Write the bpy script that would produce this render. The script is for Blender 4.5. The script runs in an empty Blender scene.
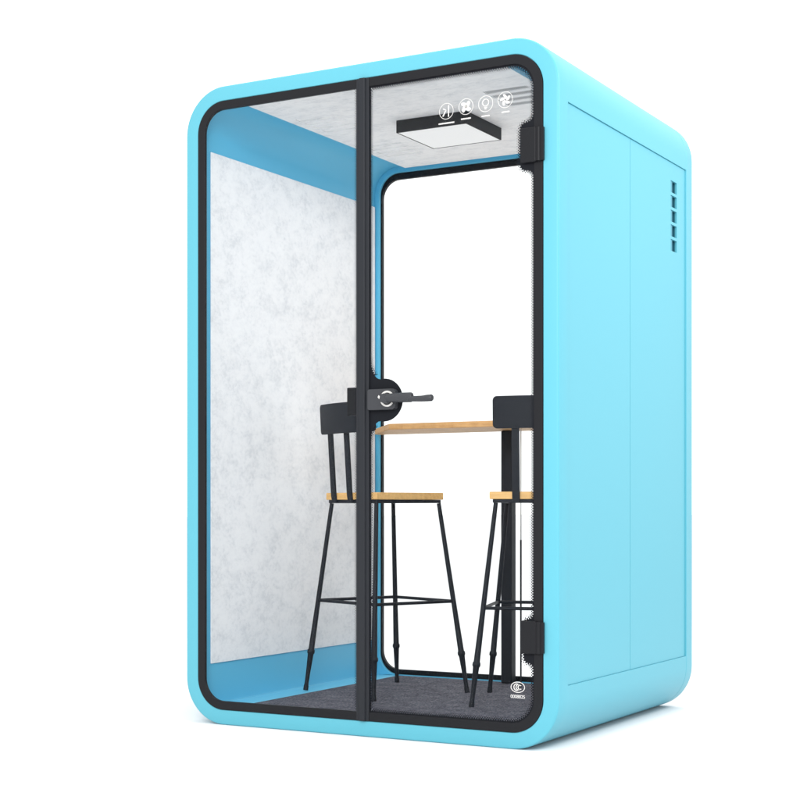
import bpy, bmesh, math, random
from math import sin, cos, pi, radians
from mathutils import Vector
random.seed(7)
sc = bpy.context.scene
COL = sc.collection
W, D, H = 1.476, 1.304, 2.30          # booth width, depth, height (metres)
RC = 0.165                             # outer corner radius

# ------------------------------------------------------------------ materials
def mat(name, color, rough=0.5, spec=0.5, metal=0.0, coat=0.0):
    m = bpy.data.materials.new(name); m.use_nodes = True
    b = m.node_tree.nodes['Principled BSDF']
    b.inputs['Base Color'].default_value = (*color, 1)
    b.inputs['Roughness'].default_value = rough
    b.inputs['Specular IOR Level'].default_value = spec
    b.inputs['Metallic'].default_value = metal
    b.inputs['Coat Weight'].default_value = coat
    return m
def nodes(m):
    return m.node_tree.nodes, m.node_tree.links, m.node_tree.nodes['Principled BSDF']
def ramp(N, stops):
    r = N.new('ShaderNodeValToRGB')
    while len(r.color_ramp.elements) < len(stops): r.color_ramp.elements.new(0.5)
    for e, (p, c) in zip(r.color_ramp.elements, stops):
        e.position = p; e.color = (*c, 1)
    return r
def noise(N, L, vec, scale, detail=4, rough=0.55, dist=0.0):
    n = N.new('ShaderNodeTexNoise'); n.inputs['Scale'].default_value = scale
    n.inputs['Detail'].default_value = detail; n.inputs['Roughness'].default_value = rough
    n.inputs['Distortion'].default_value = dist
    L.new(vec, n.inputs['Vector']); return n
def coords(N, L, scale=(1, 1, 1), rot=(0, 0, 0)):
    t = N.new('ShaderNodeTexCoord'); mp = N.new('ShaderNodeMapping')
    mp.inputs['Scale'].default_value = scale; mp.inputs['Rotation'].default_value = rot
    L.new(t.outputs['Object'], mp.inputs['Vector']); return mp.outputs['Vector']
def micro_bump(m, scale, strength, dist=0.002):
    N, L, B = nodes(m); n = noise(N, L, coords(N, L), scale, 3)
    bp = N.new('ShaderNodeBump'); bp.inputs['Strength'].default_value = strength
    bp.inputs['Distance'].default_value = dist
    L.new(n.outputs['Fac'], bp.inputs['Height']); L.new(bp.outputs['Normal'], B.inputs['Normal'])

CYAN = mat('cyan_powder_coat', (0.093, 0.370, 0.458), 0.40, 0.28)
micro_bump(CYAN, 700, 0.03, 0.0006)
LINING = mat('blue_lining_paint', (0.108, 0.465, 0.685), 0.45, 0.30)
LIT_LEDGE = mat('blue_ledge_painted_light', (0.175, 0.60, 0.83), 0.45, 0.30)  # lining blue made paler, light on the upward ledge put into the colour
VENT = mat('vent_teal_plastic', (0.065, 0.25, 0.33), 0.5, 0.3)
VENT_SHADE = mat('vent_cavity_painted_shade', (0.022, 0.135, 0.19), 0.7, 0.2)  # shadow inside the vent openings put into the colour
FRAME = mat('charcoal_aluminium', (0.011, 0.0115, 0.0135), 0.42, 0.13)
POST = mat('charcoal_post', (0.018, 0.020, 0.024), 0.38, 0.16)
BLACK = mat('black_gasket', (0.008, 0.008, 0.010), 0.5, 0.2)
FRIT = mat('black_ceramic_frit', (0.010, 0.011, 0.014), 0.5, 0.06)
STEEL = mat('charcoal_steel', (0.019, 0.021, 0.026), 0.45, 0.10)
LOCK = mat('lock_grey', (0.036, 0.038, 0.043), 0.40, 0.25)
CHROME = mat('bright_chrome', (0.9, 0.9, 0.9), 0.12, 0.5, 1.0)
WHITE = mat('white_print_and_glint', (0.60, 0.59, 0.57), 0.7, 0.05)
FLOORM = mat('white_studio_floor', (0.765, 0.765, 0.775), 0.9, 0.0)
GREYC = mat('grey_cable', (0.55, 0.55, 0.56), 0.5, 0.3)
SLOT = mat('dark_vent_mesh', (0.10, 0.102, 0.106), 0.8, 0.1)
LAMPB = mat('lamp_housing_black', (0.028, 0.029, 0.031), 0.5, 0.2)

def felt(name, scl, rot=(0, 0, 0), tint=(1, 1, 1)):
    m = mat(name, (0.8, 0.8, 0.82), 0.95, 0.05)
    N, L, B = nodes(m)
    v = coords(N, L, scl, rot)
    a = noise(N, L, v, 22.0, 4, 0.6, 0.3)
    b = noise(N, L, v, 95.0, 4, 0.62, 0.3)
    f = noise(N, L, coords(N, L), 260, 3, 0.6)
    mx = N.new('ShaderNodeMath'); mx.operation = 'MULTIPLY_ADD'
    L.new(b.outputs['Fac'], mx.inputs[0]); mx.inputs[1].default_value = 0.85
    L.new(a.outputs['Fac'], mx.inputs[2])
    m2 = N.new('ShaderNodeMath'); m2.operation = 'MULTIPLY_ADD'
    L.new(f.outputs['Fac'], m2.inputs[0]); m2.inputs[1].default_value = 0.30
    L.new(mx.outputs[0], m2.inputs[2])
    t = [tuple(x * y for x, y in zip(c, tint)) for c in
         ((0.74, 0.75, 0.77), (0.83, 0.835, 0.848), (0.88, 0.88, 0.89), (0.91, 0.91, 0.915))]
    r = ramp(N, [(0.70, t[0]), (0.86, t[1]), (1.0, t[2]), (1.0, t[3])])
    # spread the sum (about 0.7..1.25) over the ramp
    mr = N.new('ShaderNodeMapRange'); mr.inputs['From Min'].default_value = 0.72
    mr.inputs['From Max'].default_value = 1.42
    L.new(m2.outputs[0], mr.inputs['Value'])
    r.color_ramp.elements[0].position = 0.12; r.color_ramp.elements[1].position = 0.38
    r.color_ramp.elements[2].position = 0.55; r.color_ramp.elements[3].position = 0.8
    L.new(mr.outputs['Result'], r.inputs['Fac'])
    L.new(r.outputs['Color'], B.inputs['Base Color'])
    bp = N.new('ShaderNodeBump'); bp.inputs['Strength'].default_value = 0.25
    bp.inputs['Distance'].default_value = 0.001
    L.new(f.outputs['Fac'], bp.inputs['Height']); L.new(bp.outputs['Normal'], B.inputs['Normal'])
    return m
FELT_WALL = felt('grey_white_wall_felt', (1, 0.62, 0.80), (0, 0, 0), (0.965, 0.965, 0.972))
FELT_CEIL = felt('grey_white_ceiling_felt', (0.62, 1.15, 1), (0, 0, 0), (0.97, 0.965, 0.96))

CARPET = mat('dark_grey_carpet', (0.085, 0.083, 0.1), 1.0, 0.05)
N, L, B = nodes(CARPET)
a = noise(N, L, coords(N, L, (1, 0.42, 1), (0, 0, 0.35)), 185, 4, 0.7)
b = noise(N, L, coords(N, L), 16, 4, 0.6)
ad = N.new('ShaderNodeMath'); ad.operation = 'MULTIPLY_ADD'
L.new(b.outputs['Fac'], ad.inputs[0]); ad.inputs[1].default_value = 0.35; L.new(a.outputs['Fac'], ad.inputs[2])
r = ramp(N, [(0.48, (0.045, 0.045, 0.058)), (0.68, (0.112, 0.112, 0.135)), (0.88, (0.24, 0.235, 0.27))])
L.new(ad.outputs[0], r.inputs['Fac']); L.new(r.outputs['Color'], B.inputs['Base Color'])
bp = N.new('ShaderNodeBump'); bp.inputs['Strength'].default_value = 0.6; bp.inputs['Distance'].default_value = 0.003
L.new(a.outputs['Fac'], bp.inputs['Height']); L.new(bp.outputs['Normal'], B.inputs['Normal'])

def wood(name, base, dark):
    m = mat(name, base, 0.5, 0.3)
    N, L, B = nodes(m)
    a = noise(N, L, coords(N, L, (2.2, 26, 26)), 3.0, 5, 0.65, 0.5)
    b = noise(N, L, coords(N, L, (14, 3, 3)), 2.2, 3, 0.5)
    ad = N.new('ShaderNodeMath'); ad.operation = 'MULTIPLY_ADD'
    L.new(b.outputs['Fac'], ad.inputs[0]); ad.inputs[1].default_value = 0.45; L.new(a.outputs['Fac'], ad.inputs[2])
    r = ramp(N, [(0.45, dark), (0.72, base), (0.95, tuple(min(1, x * 1.15) for x in base))])
    L.new(ad.outputs[0], r.inputs['Fac']); L.new(r.outputs['Color'], B.inputs['Base Color'])
    return m
OAK = wood('oak_seat', (0.66, 0.40, 0.155), (0.52, 0.285, 0.095))
OAK_T = wood('oak_tabletop', (0.60, 0.345, 0.145), (0.42, 0.21, 0.075))

def glass_mat(name, ior):
    m = bpy.data.materials.new(name); m.use_nodes = True
    N, L = m.node_tree.nodes, m.node_tree.links
    N.remove(N['Principled BSDF']); o = N['Material Output']
    t = N.new('ShaderNodeBsdfTransparent'); t.inputs['Color'].default_value = (0.985, 0.992, 0.992, 1)
    g = N.new('ShaderNodeBsdfGlossy'); g.inputs['Roughness'].default_value = 0.02
    f = N.new('ShaderNodeFresnel'); f.inputs['IOR'].default_value = ior
    x = N.new('ShaderNodeMixShader')
    L.new(f.outputs[0], x.inputs[0]); L.new(t.outputs[0], x.inputs[1]); L.new(g.outputs[0], x.inputs[2])
    L.new(x.outputs[0], o.inputs['Surface']); return m
GLASS = glass_mat('clear_low_reflection_glass', 1.08)
def emis(name, c, s):
    m = bpy.data.materials.new(name); m.use_nodes = True
    N, L = m.node_tree.nodes, m.node_tree.links
    b = N['Principled BSDF']
    b.inputs['Base Color'].default_value = (0.6, 0.6, 0.6, 1)
    b.inputs['Emission Color'].default_value = (*c, 1); b.inputs['Emission Strength'].default_value = s
    return m
DIFFUSER = emis('lamp_diffuser', (1, 1, 1.0), 0.28)

# ------------------------------------------------------------------ helpers
def thing(name, label, cat, loc=(0, 0, 0), rz=0, group=None):
    o = bpy.data.objects.new(name, None); COL.objects.link(o)
    o.location = loc; o.rotation_euler = (0, 0, rz)
    o['label'] = label; o['category'] = cat
    if group: o['group'] = group
    o.empty_display_size = 0.1
    return o
def obj(name, bm, m, parent=None, sharp=32, bevel=0.0, seg=2):
    bmesh.ops.remove_doubles(bm, verts=bm.verts, dist=1e-6)
    bmesh.ops.recalc_face_normals(bm, faces=bm.faces)
    me = bpy.data.meshes.new(name); bm.to_mesh(me); bm.free()
    me.materials.append(m)
    me.shade_smooth(); me.set_sharp_from_angle(angle=radians(sharp))
    o = bpy.data.objects.new(name, me); COL.objects.link(o)
    if parent: o.parent = parent
    if bevel:
        md = o.modifiers.new('bevel', 'BEVEL'); md.width = bevel; md.segments = seg
        md.limit_method = 'ANGLE'; md.angle_limit = radians(35); md.harden_normals = True
    return o
def box(bm, x0, x1, y0, y1, z0, z1):
    v = [bm.verts.new((x, y, z)) for x in (x0, x1) for y in (y0, y1) for z in (z0, z1)]
    for f in ((0, 1, 3, 2), (4, 6, 7, 5), (0, 4, 5, 1), (2, 3, 7, 6), (0, 2, 6, 4), (1, 5, 7, 3)):
        bm.faces.new([v[i] for i in f])
def loft(bm, loops, closed=True, cap=True):
    rows = [[bm.verts.new(p) for p in l] for l in loops]
    n = len(rows[0])
    for a, b in zip(rows, rows[1:]):
        for i in range(n if closed else n - 1):
            bm.faces.new((a[i], a[(i + 1) % n], b[(i + 1) % n], b[i]))
    if cap:
        bm.faces.new(rows[0][::-1]); bm.faces.new(rows[-1])
    return rows
def tube(bm, pts, rads, n=14, cap=True):
    pts = [Vector(p) for p in pts]; loops = []
    if not hasattr(rads, '__len__'): rads = [rads] * len(pts)
    up = None
    for i, p in enumerate(pts):
        t = (pts[min(i + 1, len(pts) - 1)] - pts[max(i - 1, 0)]).normalized()
        if up is None: up = Vector((0, 0, 1)) if abs(t.z) < 0.9 else Vector((1, 0, 0))
        a = t.cross(up).normalized(); b = t.cross(a).normalized()
        up = -b if False else up
        loops.append([p + rads[i] * (a * cos(2 * pi * k / n) + b * sin(2 * pi * k / n)) for k in range(n)])
    loft(bm, loops, True, cap)
def arc(cx, cz, r, a0, a1, n):
    return [(cx + r * cos(radians(a0 + (a1 - a0) * k / n)), cz + r * sin(radians(a0 + (a1 - a0) * k / n))) for k in range(n + 1)]
def rrect(x0, x1, z0, z1, rt, rb, n=14):
    """closed loop (x, z), counter-clockwise from the bottom right corner's start"""
    rt = max(rt, 1e-4); rb = max(rb, 1e-4)
    return (arc(x1 - rb, z0 + rb, rb, -90, 0, n) + arc(x1 - rt, z1 - rt, rt, 0, 90, n)
            + arc(x0 + rt, z1 - rt, rt, 90, 180, n) + arc(x0 + rb, z0 + rb, rb, 180, 270, n))
def brr(off, rt=None, rb=None, n=14):
    return rrect(off, W - off, off, H - off, RC - off if rt is None else rt, RC - off if rb is None else rb, n)
def ring(bm, outer, inner, y0, y1, ch=0.0):
    """frame between two equal-length loops, front face chamfered by ch"""
    o0 = [(x, y0, z) for x, z in outer]; o1 = [(x, y1, z) for x, z in outer]
    i0 = [(x, y0, z) for x, z in inner]; i1 = [(x, y1, z) for x, z in inner]
    rows = [[bm.verts.new(p) for p in l] for l in (o0, i0, i1, o1)]
    n = len(rows[0])
    for q in range(4):
        a, b = rows[q], rows[(q + 1) % 4]
        for i in range(n):
            bm.faces.new((a[i], a[(i + 1) % n], b[(i + 1) % n], b[i]))
def fill(name, loops, y0, y1, m, parent=None, bevel=0.0, sharp=32):
    """solid plate between y0 and y1 from 2D loops (x, z), holes allowed"""
    cu = bpy.data.curves.new('outline', 'CURVE'); cu.dimensions = '2D'; cu.fill_mode = 'BOTH'
    cu.extrude = abs(y1 - y0) / 2
    for l in loops:
        s = cu.splines.new('POLY'); s.points.add(len(l) - 1); s.use_cyclic_u = True
        for p, (x, z) in zip(s.points, l): p.co = (x, z, 0, 1)
    t = bpy.data.objects.new('outline', cu); COL.objects.link(t)
    bpy.context.view_layer.update()
    me = bpy.data.meshes.new_from_object(t.evaluated_get(bpy.context.evaluated_depsgraph_get()))
    bpy.data.objects.remove(t); bpy.data.curves.remove(cu)
    bm = bmesh.new(); bm.from_mesh(me); bpy.data.meshes.remove(me)
    ym = (y0 + y1) / 2
    for v in bm.verts: v.co = (v.co.x, ym + v.co.z, v.co.y)
    return obj(name, bm, m, parent, sharp, bevel)
def plate(bm, us, vs, holes, w0, w1, f):
    """rectangular plate on a grid; holes = cells left open; f maps (u, v, w) to a point"""
    def cell(i, j): return 0 <= i < len(us) - 1 and 0 <= j < len(vs) - 1 and (i, j) not in holes
    def q(*p): bm.faces.new([bm.verts.new(f(*c)) for c in p])
    for i in range(len(us) - 1):
        for j in range(len(vs) - 1):
            if not cell(i, j): continue
            u0, u1, v0, v1 = us[i], us[i + 1], vs[j], vs[j + 1]
            for w in (w0, w1): q((u0, v0, w), (u1, v0, w), (u1, v1, w), (u0, v1, w))
            if not cell(i - 1, j): q((u0, v0, w0), (u0, v1, w0), (u0, v1, w1), (u0, v0, w1))
            if not cell(i + 1, j): q((u1, v0, w0), (u1, v1, w0), (u1, v1, w1), (u1, v0, w1))
            if not cell(i, j - 1): q((u0, v0, w0), (u1, v0, w0), (u1, v0, w1), (u0, v0, w1))
            if not cell(i, j + 1): q((u0, v1, w0), (u1, v1, w0), (u1, v1, w1), (u0, v1, w1))

# ------------------------------------------------------------------ the setting
bm = bmesh.new()
vs = [bm.verts.new(p) for p in ((-90, -60, 0), (90, -60, 0), (90, 200, 0), (-90, 200, 0))]
bm.faces.new(vs)
fl = obj('floor', bm, FLOORM); fl['kind'] = 'structure'

# ------------------------------------------------------------------ the booth
booth = thing('office_booth', 'light blue rounded soundproof booth with glass front and black frame, standing on the white floor', 'booth')
ZS0, ZS1, YS0, YS1 = 0.207, 2.090, 0.0745, 1.2270       # side panel opening
def prof(off):
    n = 18; r = RC - off
    x0, x1, z0, z1 = off, W - off, off, H - off
    return (arc(x1 - r, z0 + r, r, -90, 0, n) + [(x1, ZS0), (x1, ZS1)] + arc(x1 - r, z1 - r, r, 0, 90, n)
            + arc(x0 + r, z1 - r, r, 90, 180, n) + [(x0, ZS1), (x0, ZS0)] + arc(x0 + r, z0 + r, r, 180, 270, n))
OPEN = 0.0535
bm = bmesh.new()
secs = [(0.034, OPEN), (0.002, OPEN), (0.0, OPEN + 0.0000), (0.0, 0.0065), (0.0011, 0.0030), (0.0035, 0.0010), (0.008, 0.0), (YS0, 0.0), (YS1, 0.0), (1.2282, 0.0012), (1.2282, 0.006)]
secs[1] = (0.0015, OPEN); secs[2] = (0.0, OPEN - 0.0015)
rows = [[bm.verts.new((x, y, z)) for x, z in prof(o)] for y, o in secs]
n = len(rows[0])
k1, k2 = 19, n - 1 - 19 - 1                                # indices of the straight-side split points
def side_cell(i):
    return i == 19 or i == 19 + 1 + 19 + 19 + 1
for a, (ra, rb) in enumerate(zip(rows, rows[1:])):
    for i in range(n):
        j = (i + 1) % n
        if a == 7 and abs(ra[i].co.x - ra[j].co.x) < 1e-6 and abs(ra[i].co.z - ra[j].co.z) > 1.5:
            x = ra[i].co.x; s = -1 if x > 0.5 else 1
            q = [ra[i].co.copy(), ra[j].co.copy(), rb[j].co.copy(), rb[i].co.copy()]
            d = [Vector((c.x + s * 0.016, c.y, c.z)) for c in q]
            for e in range(4):
                g = (e + 1) % 4
                bm.faces.new([bm.verts.new(c) for c in (q[e], q[g], d[g], d[e])])
            continue
        bm.faces.new((ra[i], ra[j], rb[j], rb[i]))
obj('shell', bm, CYAN, booth, 40)
bm = bmesh.new()
secs = [(1.2298, 0.006), (1.2298, 0.0012), (1.231, 0.0), (1.293, 0.0), (1.300, 0.0016), (1.3028, 0.005), (D, 0.010), (D, 0.058), (1.2870, 0.058)]
loft(bm, [[(x, y, z) for x, z in prof(o)] for y, o in secs], True, False)
obj('rear_rim', bm, CYAN, booth, 40)

# exterior side panels, two per side, with vent openings in the rear one on the right
YM = 0.642
vz = [2.0215 - 0.0555 * k for k in range(5)]             # tops of the five vents
vy0, vy1, vh = 1.066, 1.134, 0.044
g = 0.0007
for side in (0, 1):
    fx = (lambda u, v, w: (W - w, u, v)) if side else (lambda u, v, w: (w, u, v))
    for y0, y1 in ((YS0 + 0.0004, YM - 0.0013), (YM + 0.0013, YS1 - g)):
        bm = bmesh.new()
        if side and y0 > 0.5:
            zz = [ZS0 + 0.0003]
            for t in reversed(vz): zz += [t - vh, t]
            zz.append(ZS1 - g)
            plate(bm, [y0, vy0, vy1, y1], zz, {(1, 1 + 2 * k) for k in range(5)}, 0.0048, 0.0140, fx)
        else:
            plate(bm, [y0, y1], [ZS0 + 0.0003, ZS1 - g], set(), 0.0048, 0.0140, fx)
        o = obj('side_panel', bm, CYAN, booth, 30, 0.0009, 2)
        if side and y0 > 0.5: vented = o
for x0, x1 in ((W - 0.0130, W - 0.0085), (0.0085, 0.0130)):          # backing strips behind the panel joints
    bm = bmesh.new(); box(bm, x0, x1, YM - 0.00125, YM + 0.00125, ZS0 + 0.001, ZS1 - 0.002)
    obj('joint_strip', bm, CYAN, booth, 30)
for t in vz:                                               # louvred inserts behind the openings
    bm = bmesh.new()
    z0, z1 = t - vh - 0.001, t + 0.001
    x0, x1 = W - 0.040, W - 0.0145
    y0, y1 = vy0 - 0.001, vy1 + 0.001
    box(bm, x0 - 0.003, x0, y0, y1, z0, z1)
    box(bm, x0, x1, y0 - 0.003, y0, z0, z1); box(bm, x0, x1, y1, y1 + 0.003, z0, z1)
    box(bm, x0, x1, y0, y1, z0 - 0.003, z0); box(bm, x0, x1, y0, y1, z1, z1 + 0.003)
    v = obj('vent', bm, VENT_SHADE, vented, 30)
    bm = bmesh.new()
    box(bm, W - 0.0120, W - 0.0085, vy0 + 0.0006, vy0 + 0.0250, t - vh + .0006, t - .0006)
    obj('slat', bm, VENT, v, 30)

# interior lining (rounded at the ceiling, nearly square at the floor)
LI = 0.055
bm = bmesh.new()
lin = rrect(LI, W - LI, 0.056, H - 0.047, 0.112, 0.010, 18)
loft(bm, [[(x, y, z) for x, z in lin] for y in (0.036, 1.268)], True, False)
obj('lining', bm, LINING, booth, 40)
# ledge around the carpet, the light falling on it painted as paler blue
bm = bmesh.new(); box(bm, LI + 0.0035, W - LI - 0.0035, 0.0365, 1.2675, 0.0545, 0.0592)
obj('lit_floor_ledge', bm, LIT_LEDGE, booth, 30, 0.001, 1)
# wall felt panels
for x0, x1 in ((LI + 0.0006, LI + 0.006), (W - LI - 0.006, W - LI - 0.0006)):
    bm = bmesh.new(); box(bm, x0, x1, 0.071, 1.259, 0.209, 2.088)
    obj('wall_felt', bm, FELT_WALL, booth, 30, 0.0015, 2)
# ceiling felt with slotted vents
slot_x = [(0.262, 0.430), (1.046, 1.214)]
slot_y = []
for base in (0.322, 0.800):
    slot_y += [(base + 0.062 * k, base + 0.062 * k + 0.036) for k in range(4)]
us = [0.222] + [c for s in slot_x for c in s] + [1.254]
vs_ = [0.050] + [c for s in slot_y for c in s] + [1.236]
bm = bmesh.new()
ceil_z = 2.2365
plate(bm, us, vs_, {(i, 1 + 2 * k) for i in (1, 3) for k in range(8)}, ceil_z, ceil_z + 0.0158, lambda u, v, w: (u, v, w))
ceil = obj('ceiling_felt', bm, FELT_CEIL, booth, 30)
for xi, (xa, xb) in enumerate(slot_x):
    for ya, yb in slot_y:
        bm = bmesh.new()
        d = 0.0022
        box(bm, xa + .0005, xb - .0005, ya + 0.0005, yb - 0.0005, ceil_z + d, ceil_z + d + 0.002)
        av = obj('air_slot', bm, FELT_CEIL if xi == 0 else SLOT, ceil, 30)
        if xi:
            bm = bmesh.new(); nb = 22
            for k in range(nb):
                c = xa + (xb - xa) * (k + 0.5) / nb
                box(bm, c - 0.0016, c + 0.0016, ya + 0.0006, yb - 0.0006, ceil_z + 0.0012, ceil_z + d - 0.0003)
            obj('grille', bm, FELT_CEIL, ceil, 30)
# carpet
bm = bmesh.new(); box(bm, 0.190, W - 0.190, 0.037, 1.238, 0.0594, 0.0635)
obj('carpet', bm, CARPET, booth, 30, 0.002, 2)

# rear window: blue inner flange, black frame, pane
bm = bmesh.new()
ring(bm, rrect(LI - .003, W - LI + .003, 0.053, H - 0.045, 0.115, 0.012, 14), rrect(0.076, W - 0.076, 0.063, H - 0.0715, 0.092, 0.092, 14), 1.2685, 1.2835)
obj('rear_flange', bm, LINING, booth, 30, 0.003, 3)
bm = bmesh.new()
ring(bm, brr(0.0585), rrect(0.0815, W - 0.0815, 0.0835, H - 0.0975, 0.080, 0.080, 14), 1.2845, 1.3020)
rw = obj('rear_window_frame', bm, BLACK, booth, 30, 0.0015, 2)
bm = bmesh.new()
l = brr(0.0790)
loft(bm, [[(x, y, z) for x, z in l] for y in (1.2905, 1.2965)])
obj('rear_pane', bm, GLASS, rw, 30)

# front frame, centre post, panes
bm = bmesh.new()
ring(bm, brr(0.0545), brr(0.0855), -0.0025, 0.011)
obj('front_frame', bm, FRAME, booth, 30, 0.002, 2)
bm = bmesh.new()
pz0, pz1 = 0.0555, H - 0.0555
sec = [(0.7275, 0.012), (0.7275, -0.004), (0.7290, -0.0055), (0.7405, -0.0055), (0.7425, -0.0115), (0.7445, -0.013),
       (0.7625, -0.013), (0.7645, -0.0115), (0.7665, -0.0055), (0.7755, -0.0055), (0.7770, -0.004), (0.7770, 0.012)]
loft(bm, [[(x, y, z) for x, y in sec] for z in (pz0, pz1)])
obj('centre_post', bm, POST, booth, 25, 0.0006, 2)

XA, XB = 0.0845, 0.7285
l = (arc(XA + .0805, .0845 + .0805, .0805, 180, 270, 12) + [(XB, .0845), (XB, H - .0845)] + arc(XA + .0805, H - .0845 - .0805, .0805, 90, 180, 12))
fixed = fill('fixed_pane', [l], 0.0040, 0.0095, GLASS, booth)
DL, DR, DT, DB = 0.7760, W - 0.0845, H - 0.0845, 0.0845
l = ([(DL, DB)] + arc(DR - .0805, DB + .0805, .0805, -90, 0, 12) + arc(DR - .0805, DT - .0805, .0805, 0, 90, 12) + [(DL, DT)])
door = fill('glass_door', [l], 0.0040, 0.0095, GLASS, booth)

# printed black border of the door with bulges at lock and hinges
def quarter(p0, p1, vert_first, n=8):
    (x0, z0), (x1, z1) = p0, p1; out = []
    for k in range(n + 1):
        t = pi / 2 * k / n
        if vert_first: out.append((x0 + (x1 - x0) * (1 - cos(t)), z0 + (z1 - z0) * sin(t)))
        else: out.append((x0 + (x1 - x0) * sin(t), z0 + (z1 - z0) * (1 - cos(t))))
    return out
def ess(p0, p1):
    m = ((p0[0] + p1[0]) / 2, (p0[1] + p1[1]) / 2)
    return quarter(p0, m, True) + quarter(m, p1, False)[1:]
IL, IR, IT, IB, IRR = 0.7790, W - 0.0895, H - 0.0905, 0.0895, 0.080
LX, LZ, LR = 0.8330, 1.1460, 0.0730
clear = [(IL, IB)] + arc(IR - IRR, IB + IRR, IRR, -90, 0, 12)
clear += ess((IR, 0.262), (1.3530, 0.300)) + ess((1.3530, 0.405), (IR, 0.440))
clear += ess((IR, 1.845), (1.3400, 1.888)) + ess((1.3400, 1.998), (IR, 2.045))
clear += arc(IR - IRR, IT - IRR, IRR, 0, 90, 12) + [(IL, IT)]
clear += quarter((IL, 1.292), (0.818, LZ + 0.0712), True) + arc(LX, LZ, LR, 97, -97, 28)
clear += quarter((0.818, LZ - 0.0712), (IL, 1.000), False)
cl = [clear[0]]
for p in clear[1:]:
    if math.dist(p, cl[-1]) > 1e-4: cl.append(p)
clear = cl
outl = ([(DL - .004, DB - .004)] + arc(DR - .0805, DB + .0805, .0845, -90, 0, 12) + arc(DR - .0805, DT - .0805, .0845, 0, 90, 12) + [(DL - .004, DT + .004)])
border = fill('printed_border', [outl, clear], 0.0031, 0.0038, FRIT, door)

def gap(c, p, q):
    ux, uz = q[0] - p[0], q[1] - p[1]; l2 = ux * ux + uz * uz
    t = 0 if l2 == 0 else max(0, min(1, ((c[0] - p[0]) * ux + (c[1] - p[1]) * uz) / l2))
    return math.hypot(c[0] - p[0] - ux * t, c[1] - p[1] - uz * t)
def dots(name, path, closed, rows_, parent, inward=1, y=0.0034):
    bm = bmesh.new()
    pts = list(path) + ([path[0]] if closed else [])
    seg = [math.dist(a, b) for a, b in zip(pts, pts[1:])]
    tot = sum(seg); pitch = 0.0086
    nd = int(tot / pitch)
    for ri, (off, rad) in enumerate(rows_):
        for k in range(nd):
            s = (k + 0.5 * (ri % 2)) * tot / nd
            i = 0
            while i < len(seg) - 1 and s > seg[i]: s -= seg[i]; i += 1
            (xa, za), (xb, zb) = pts[i], pts[i + 1]
            t = s / max(seg[i], 1e-9); tx, tz = (xb - xa) / max(seg[i], 1e-9), (zb - za) / max(seg[i], 1e-9)
            nx, nz = -tz * inward, tx * inward
            cx, cz = xa + (xb - xa) * t + nx * off, za + (zb - za) * t + nz * off
            if math.hypot(cx - LX, cz - LZ) < LR + 0.016: continue
            if min(gap((cx, cz), p, q) for p, q in zip(pts, pts[1:])) < 0.85 * off: continue
            bm.faces.new([bm.verts.new((cx + rad * cos(pi / 4 * q), y, cz + rad * sin(pi / 4 * q))) for q in range(8)])
    return obj(name, bm, FRIT, parent)
ROWS = [(0.0016, 0.0033), (0.0062, 0.0024), (0.0108, 0.0013)]
dots('dot_fringe', clear, True, ROWS, door)
dots('dot_fringe', [(0.7268, H - 0.088), (0.7268, 0.088)], False, [(0.0016, 0.0033), (0.0062, 0.0024), (0.0108, 0.0013)], fixed, inward=-1)

# hinges on the door
for z0, z1 in ((1.888, 2.000), (0.312, 0.418)):
    bm = bmesh.new(); box(bm, 1.3480, 1.4020, -0.014, 0.0028, z0, z1)
    hg = obj('hinge', bm, FRAME, door, 30, 0.004, 3)
    bm = bmesh.new(); tube(bm, [(1.4110, -0.0085, z0 + 0.002), (1.4110, -0.0085, z1 - 0.002)], 0.0085, 20)
    box(bm, 1.4110, 1.4285, -0.012, -0.0030, z0 + .003, z1 - .003)
    box(bm, 1.395, 1.4110, -0.013, -0.0035, z0 + .003, z1 - .003)
    o = obj('hinge_barrel', bm, FRAME, hg, 30)

# lock plate, rose ring's reflection painted as white arcs, lever
l = arc(0.888 - .014, 1.112 + .014, .014, -90, 0, 6) + arc(0.888 - .014, 1.182 - .014, .014, 0, 90, 6) + arc(0.7805 + .008, 1.182 - .008, .008, 90, 180, 6) + arc(0.7805 + .008, 1.112 + .008, .008, 180, 270, 6)
lock = fill('lock_plate', [l], -0.0200, 0.0028, LOCK, door, 0.003)
for nm, r0, r1, mm, y0, y1 in (('lock_ring_glint', 0.0270, 0.0208, CHROME, -0.0225, -0.0203),):
    bm = bmesh.new()
    spans = ((38, 140), (205, 325))
    for a0, a1 in spans:
        o_ = arc(0.8585, 1.1480, r0, a0, a1, 16); i_ = arc(0.8585, 1.1480, r1, a0, a1, 16)
        lp = o_ + i_[::-1]
        loft(bm, [[(x, y, z) for x, z in lp] for y in (y0, y1)])
    obj('lock_ring_glint', bm, WHITE, door, 30)  # matte white arcs stand for the glint of the chrome ring
bm = bmesh.new()
loft(bm, [[(x, y, z) for x, z in ((0.8215, 1.1545), (0.8275, 1.1480), (0.8300, 1.1565), (0.8255, 1.1615))] for y in (-0.0212, -0.0203)])
obj('lock_indicator', bm, WHITE, door)
bm = bmesh.new()
tube(bm, [(0.8585, -0.0205, 1.148), (0.8585, -0.0235, 1.148), (0.8620, -0.0480, 1.148)], [0.0195, 0.0180, 0.0165], 24)
def capsule(bm, pts, hw, hh, n=16):
    loops = []
    for (x, y, z), sx in pts:
        loops.append([(x, y + hw * sx * cos(2 * pi * k / n), z + hh * sx * sin(2 * pi * k / n)) for k in range(n)])
    loft(bm, loops)
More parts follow.
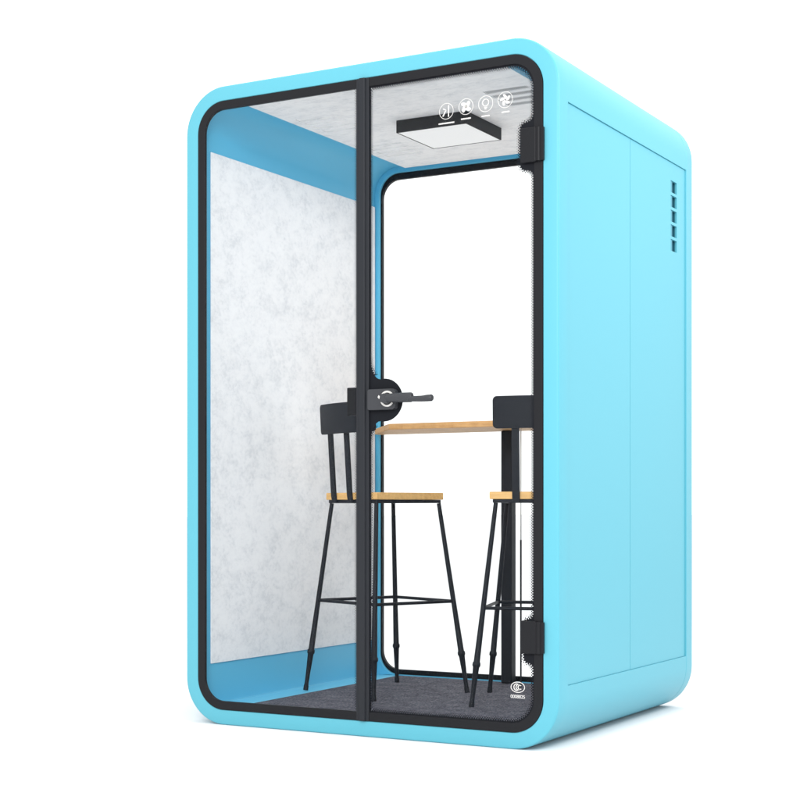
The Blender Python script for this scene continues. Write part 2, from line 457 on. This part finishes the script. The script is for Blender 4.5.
capsule(bm, [((0.868, -0.045, 1.149), .55), ((0.872, -0.045, 1.149), .75), ((0.885, -0.046, 1.149), .85), ((0.930, -0.049, 1.148), 1.0), ((0.968, -0.050, 1.1475), 1.0), ((0.972, -0.050, 1.1475), .85)], 0.011, 0.0165)
capsule(bm, [((0.962, -0.054, 1.1420), .9), ((1.010, -0.057, 1.1410), 1), ((1.030, -0.057, 1.1420), 1.12), ((1.048, -0.057, 1.1425), 1.15), ((1.052, -0.057, 1.1425), .8)], 0.0090, 0.0100)
obj('lever_handle', bm, LOCK, door, 40)
# inside lock body seen through the fixed pane
bm = bmesh.new(); box(bm, 0.6670, 0.8000, 0.0320, 0.0560, 1.1000, 1.1960)
lo = obj('inner_lock_body', bm, FRAME, door, 30, 0.003, 2)

# printed control symbols on the glass
def stroke(bm, a, b, w, y=0.0028, y2=0.0036):
    d = Vector((b[0] - a[0], b[1] - a[1])); d.normalize(); nx, nz = -d.y * w / 2, d.x * w / 2
    lp = [(a[0] + nx, a[1] + nz), (a[0] - nx, a[1] - nz), (b[0] - nx, b[1] - nz), (b[0] + nx, b[1] + nz)]
    loft(bm, [[(x, q, z) for x, z in lp] for q in (y, y2)])
def disc(bm, cx, cz, rx, rz, rot=0, n=18, y=0.0028, y2=0.0036):
    lp = []
    for k in range(n):
        a = 2 * pi * k / n; u, v = rx * cos(a), rz * sin(a)
        lp.append((cx + u * cos(rot) - v * sin(rot), cz + u * sin(rot) + v * cos(rot)))
    loft(bm, [[(x, q, z) for x, z in lp] for q in (y, y2)])
def annulus(bm, cx, cz, r0, r1, n=40, y=0.0028, y2=0.0036, sx=1.0):
    o_ = [(cx + sx * r0 * cos(2 * pi * k / n), cz + r0 * sin(2 * pi * k / n)) for k in range(n)]
    i_ = [(cx + (sx * r0 - (r0 - r1)) * cos(2 * pi * k / n), cz + r1 * sin(2 * pi * k / n)) for k in range(n)]
    ring(bm, o_, i_, y, y2)
icons = [(1.071, 2.094), (1.144, 2.100), (1.216, 2.100), (1.287, 2.104)]
for q, (cx, cz) in enumerate(icons):
    bm = bmesh.new(); annulus(bm, cx, cz, 0.0267, 0.0251)
    if q == 0:
        stroke(bm, (cx + .008, cz - .019), (cx + .008, cz + .019), .0035)
        stroke(bm, (cx - .013, cz - .016), (cx - .001, cz + .004), .0042); stroke(bm, (cx - .001, cz + .004), (cx - .012, cz + .009), .0035)
    elif q == 1:
        for k in range(4):
            a = pi / 4 + k * pi / 2
            disc(bm, cx + .0115 * cos(a), cz + .0115 * sin(a), .0105, .0062, a + 0.5)
        disc(bm, cx, cz, .005, .005)
    elif q == 2:
        annulus(bm, cx, cz + .004, .0125, .0098, 24)
        stroke(bm, (cx - .006, cz - .012), (cx + .006, cz - .012), .0026); stroke(bm, (cx - .004, cz - .0165), (cx + .004, cz - .0165), .0026)
    else:
        for k in range(5):
            a = 0.4 + k * 2 * pi / 5
            disc(bm, cx + .012 * cos(a), cz + .012 * sin(a), .0085, .0042, a + 0.7)
        annulus(bm, cx, cz, .0058, .0034, 20)
    ln = (0.058, 0.036, 0.030, 0.026)[q]; k = 0; x = cx - ln / 2
    while x < cx + ln / 2 - .003:                         # illegible caption: a row of tiny marks
        w = 0.0034 + 0.0016 * ((k * 7 + q) % 3)
        stroke(bm, (x, cz - .0395), (x + w, cz - .0395), .0046); x += w + 0.0011; k += 1
    obj('control_symbol', bm, WHITE, door, 30)

# certification mark
bm = bmesh.new()
mx, mz = 1.3315, 0.2015
annulus(bm, mx, mz, 0.0178, 0.0156, 40, sx=1.42)
for k, (dx, rr_) in enumerate(((-0.0035, 0.0118), (0.0022, 0.0098), (0.0075, 0.0080))):
    o_ = arc(mx + dx, mz, rr_, 48, 312, 20); i_ = arc(mx + dx, mz, rr_ - 0.0027, 312, 48, 20)
    loft(bm, [[(x, q, z) for x, z in o_ + i_] for q in (0.0028, 0.0036)])
mark = obj('certification_mark', bm, WHITE, door, 30)
tc = bpy.data.curves.new('mark_text', 'FONT'); tc.body = '0008825'; tc.size = 0.0160; tc.align_x = 'CENTER'; tc.align_y = 'CENTER'
tc.extrude = 0.0003; tc.space_character = 0.92
to = bpy.data.objects.new('mark_text', tc); COL.objects.link(to)
bpy.context.view_layer.update()
me = bpy.data.meshes.new_from_object(to.evaluated_get(bpy.context.evaluated_depsgraph_get()))
bpy.data.objects.remove(to)
bm = bmesh.new(); bm.from_mesh(me)
for v in bm.verts: v.co = (mx + v.co.x, 0.0032 + v.co.z, mz - 0.0310 + v.co.y)
obj('certification_number', bm, WHITE, door, 30)

# ------------------------------------------------------------------ ceiling light
cl_ = thing('ceiling_light', 'square black ceiling light with glowing white diffuser, under the booth ceiling', 'ceiling light', (0.735, 0.666, 2.235))
bm = bmesh.new()
s, zt, zb = 0.1475, 0.0006, -0.0455
for a in ((-s, s, -s, -s + .004), (-s, s, s - .004, s), (-s, -s + .004, -s + .004, s - .004), (s - .004, s, -s + .004, s - .004)):
    box(bm, *a, zb, zt)
box(bm, -s + .004, s - .004, -s + .004, s - .004, zt - .006, zt - .001)
obj('housing', bm, LAMPB, cl_, 30)
bm = bmesh.new(); s2 = s - 0.0045
box(bm, -s2, s2, -s2, s2, zb + 0.0008, zb + 0.006)
obj('diffuser', bm, DIFFUSER, cl_, 30)

# ------------------------------------------------------------------ bar table
tb = thing('bar_table', 'oak high table with one dark post, fixed before the rear window of the booth', 'table', (0.738, 1.205, 0.0635))
TX, TY, TZ = tb.location
bm = bmesh.new()
pl = [(0.335, 0.900), (W - 0.335, 0.900), (W - 0.085, 1.215), (W - 0.085, 1.264), (0.085, 1.264), (0.085, 1.215)]
loft(bm, [[(x - TX, y - TY, z - TZ) for x, y in pl] for z in (1.0985, 1.1225)])
obj('tabletop', bm, OAK_T, tb, 30, 0.0025, 2)
bm = bmesh.new(); box(bm, -0.036, 0.012, -0.024, 0.024, 0.0, 1.098 - TZ)
obj('post', bm, STEEL, tb, 30, 0.007, 4)

# thin cable hanging behind the right stool
cb = thing('power_cable', 'thin power cable hanging straight down beside the table post', 'cable', (0.8335, 1.095, 0.0635))
bm = bmesh.new(); tube(bm, [(0, 0, 0.001), (0, 0, 0.59)], 0.0036, 10)
obj('dark_cable', bm, STEEL, cb)
bm = bmesh.new(); tube(bm, [(0, 0, 0.59), (0, 0, 1.0349)], 0.0026, 10)
obj('pale_cable', bm, WHITE, cb)

# ------------------------------------------------------------------ bar stools
def make_stool(label, loc, rz, shift, hw=0.176):
    """local frame: +y is the way the sitter faces, the backrest stands at -y"""
    t = thing('bar_stool', label, 'bar stool', loc, rz, 'bar stools inside the booth')
    zs = 0.7765                                            # seat top above the carpet
    bm = bmesh.new(); box(bm, -0.169, 0.166, -0.168, 0.156, zs - 0.027, zs)
    obj('seat', bm, OAK, t, 30, 0.003, 3)
    bm = bmesh.new()
    f0, f1 = zs - 0.0400, zs - 0.0275
    ax, b0, b1 = 0.158, -0.1625, 0.149
    box(bm, -ax, ax, b0, b0 + .02, f0, f1); box(bm, -ax, ax, b1 - .02, b1, f0, f1)
    box(bm, -ax, -ax + .02, b0 + .02, b1 - .02, f0, f1); box(bm, ax - .02, ax, b0 + .02, b1 - .02, f0, f1)
    obj('seat_frame', bm, STEEL, t, 30, 0.0015, 2)
    top = {}
    for sx in (-1, 1):
        for sy in (-1, 1):
            p0 = Vector((sx * 0.147, sy * 0.147 - .008 * (1 if sy < 0 else 0), zs - 0.0405)); p1 = Vector((sx * 0.226, sy * 0.226, 0.0005))
            bm = bmesh.new()
            fr = [(0, .0082), (.55, .0098), (.780, .0118), (.786, .0148), (.800, .0150), (.806, .0118), (.90, .0090), (.965, .0082), (.978, .0098), (1, .0102)]
            tube(bm, [p0.lerp(p1, a) for a, _ in fr], [r for _, r in fr], 16)
            obj('leg', bm, STEEL, t, 40)
            top[sx, sy] = (p0, p1)
    zf = 0.355
    def on(sx, sy, z):
        p0, p1 = top[sx, sy]; return p0.lerp(p1, (p0.z - z) / (p0.z - p1.z))
    cs = [on(-1, -1, zf), on(1, -1, zf), on(1, 1, zf), on(-1, 1, zf)]
    for i in range(4):
        bm = bmesh.new(); tube(bm, [cs[i], cs[(i + 1) % 4]], 0.0062, 12)
        obj('footrest_bar', bm, STEEL, t, 40)
    # backrest: curved plate on three flat uprights
    zb0, zb1 = 1.0045, 1.1215
    for dx in (-0.107, 0.0, 0.107):
        bm = bmesh.new(); cx = dx + shift
        def sl(y, z, w=.0140, th=.0045): return [(cx - w, y - th, z), (cx + w, y - th, z), (cx + w, y + th, z), (cx - w, y + th, z)]
        loft(bm, [sl(-0.1672, zs - .040), sl(-0.1735, zs - .012), sl(-0.191, 1.03)])
        obj('upright', bm, STEEL, t, 30, 0.0012, 2)
    bm = bmesh.new()
    r = 0.016; nx = 24; out = []
    lp = rrect(-hw, hw, zb0, zb1, r, r, 6)
    # front and back faces built as strips so the plate can bow
    xs = sorted({round(-hw + 2 * hw * k / nx, 5) for k in range(nx + 1)} | {round(x, 5) for x, z in lp})
    def zr(x):
        e = max(0.0, abs(x) - (hw - r)); d = r - math.sqrt(max(0, r * r - e * e)); return zb0 + d, zb1 - d
    loops = []
    for x in xs:
        a, b = zr(x)
        if b - a < 1e-3: a, b = a, a + 1e-3
        def yy(z): return -0.186 - 0.16 * 0 - (z - zb0) * 0.05 - 0.022 * (1 - (x / hw) ** 2) + 0.004
        loops.append([(x + shift, yy(a) - .0055, a), (x + shift, yy(a) + .0055, a), (x + shift, yy(b) + .0055, b), (x + shift, yy(b) - .0055, b)])
    loft(bm, loops)
    obj('backrest', bm, STEEL, t, 40, 0.0015, 2)
    return t
make_stool('left bar stool with oak seat and dark metal backrest, standing behind the centre post', (0.433, 0.708, 0.0635), radians(-23.2), 0.0)
make_stool('right bar stool with oak seat, partly hidden by the hinged edge of the glass door', (1.0873, 0.7271, 0.0635), radians(17.8), 0.036, 0.190)

# ------------------------------------------------------------------ light
wd = bpy.data.worlds.new('World'); sc.world = wd; wd.use_nodes = True
wd.node_tree.nodes['Background'].inputs['Color'].default_value = (1, 1, 1, 1)
wd.node_tree.nodes['Background'].inputs['Strength'].default_value = 1.42
def area(name, loc, target, size, power, color=(1, 1, 1), sy=None):
    l = bpy.data.lights.new(name, 'AREA'); l.energy = power; l.color = color
    l.shape = 'RECTANGLE'; l.size = size; l.size_y = sy or size
    o = bpy.data.objects.new(name, l); COL.objects.link(o); o.location = loc
    o.rotation_euler = (Vector(target) - Vector(loc)).to_track_quat('-Z', 'Y').to_euler()
    return o
area('fill_overhead', (0.9, 0.5, 5.6), (0.8, 0.6, 0.0), 3.2, 120)  # added fill light above, brightens the floor and the shell top
area('fill_right', (3.6, 0.75, 2.9), (1.45, 0.68, 1.6), 1.0, 42)  # added unseen fill, brightens the right side
area('fill_front', (2.8, -5.0, 2.9), (0.4, 0.4, 0.2), 2.0, 215)  # added unseen fill, lights the front and low interior through the glass
area('booth_lamp', (0.735, 0.666, 2.180), (0.735, 0.666, 0), 0.26, 0.8)

# ------------------------------------------------------------------ camera
cam = bpy.data.cameras.new('Camera'); co = bpy.data.objects.new('Camera', cam); COL.objects.link(co)
co.location = (3.4494, -4.5173, 0.7760)
co.rotation_euler = (pi / 2, 0, 0.5144)
cam.sensor_width = 36; cam.lens = 1541.83 / 800 * 36
cam.shift_y = (509.27 - 400) / 800
cam.clip_start = 0.05; cam.clip_end = 600
sc.camera = co
sc.view_settings.view_transform = 'Standard'; sc.view_settings.look = 'None'
sc.view_settings.exposure = 0; sc.view_settings.gamma = 1
sc.cycles.max_bounces = 14; sc.cycles.transparent_max_bounces = 24; sc.cycles.diffuse_bounces = 6
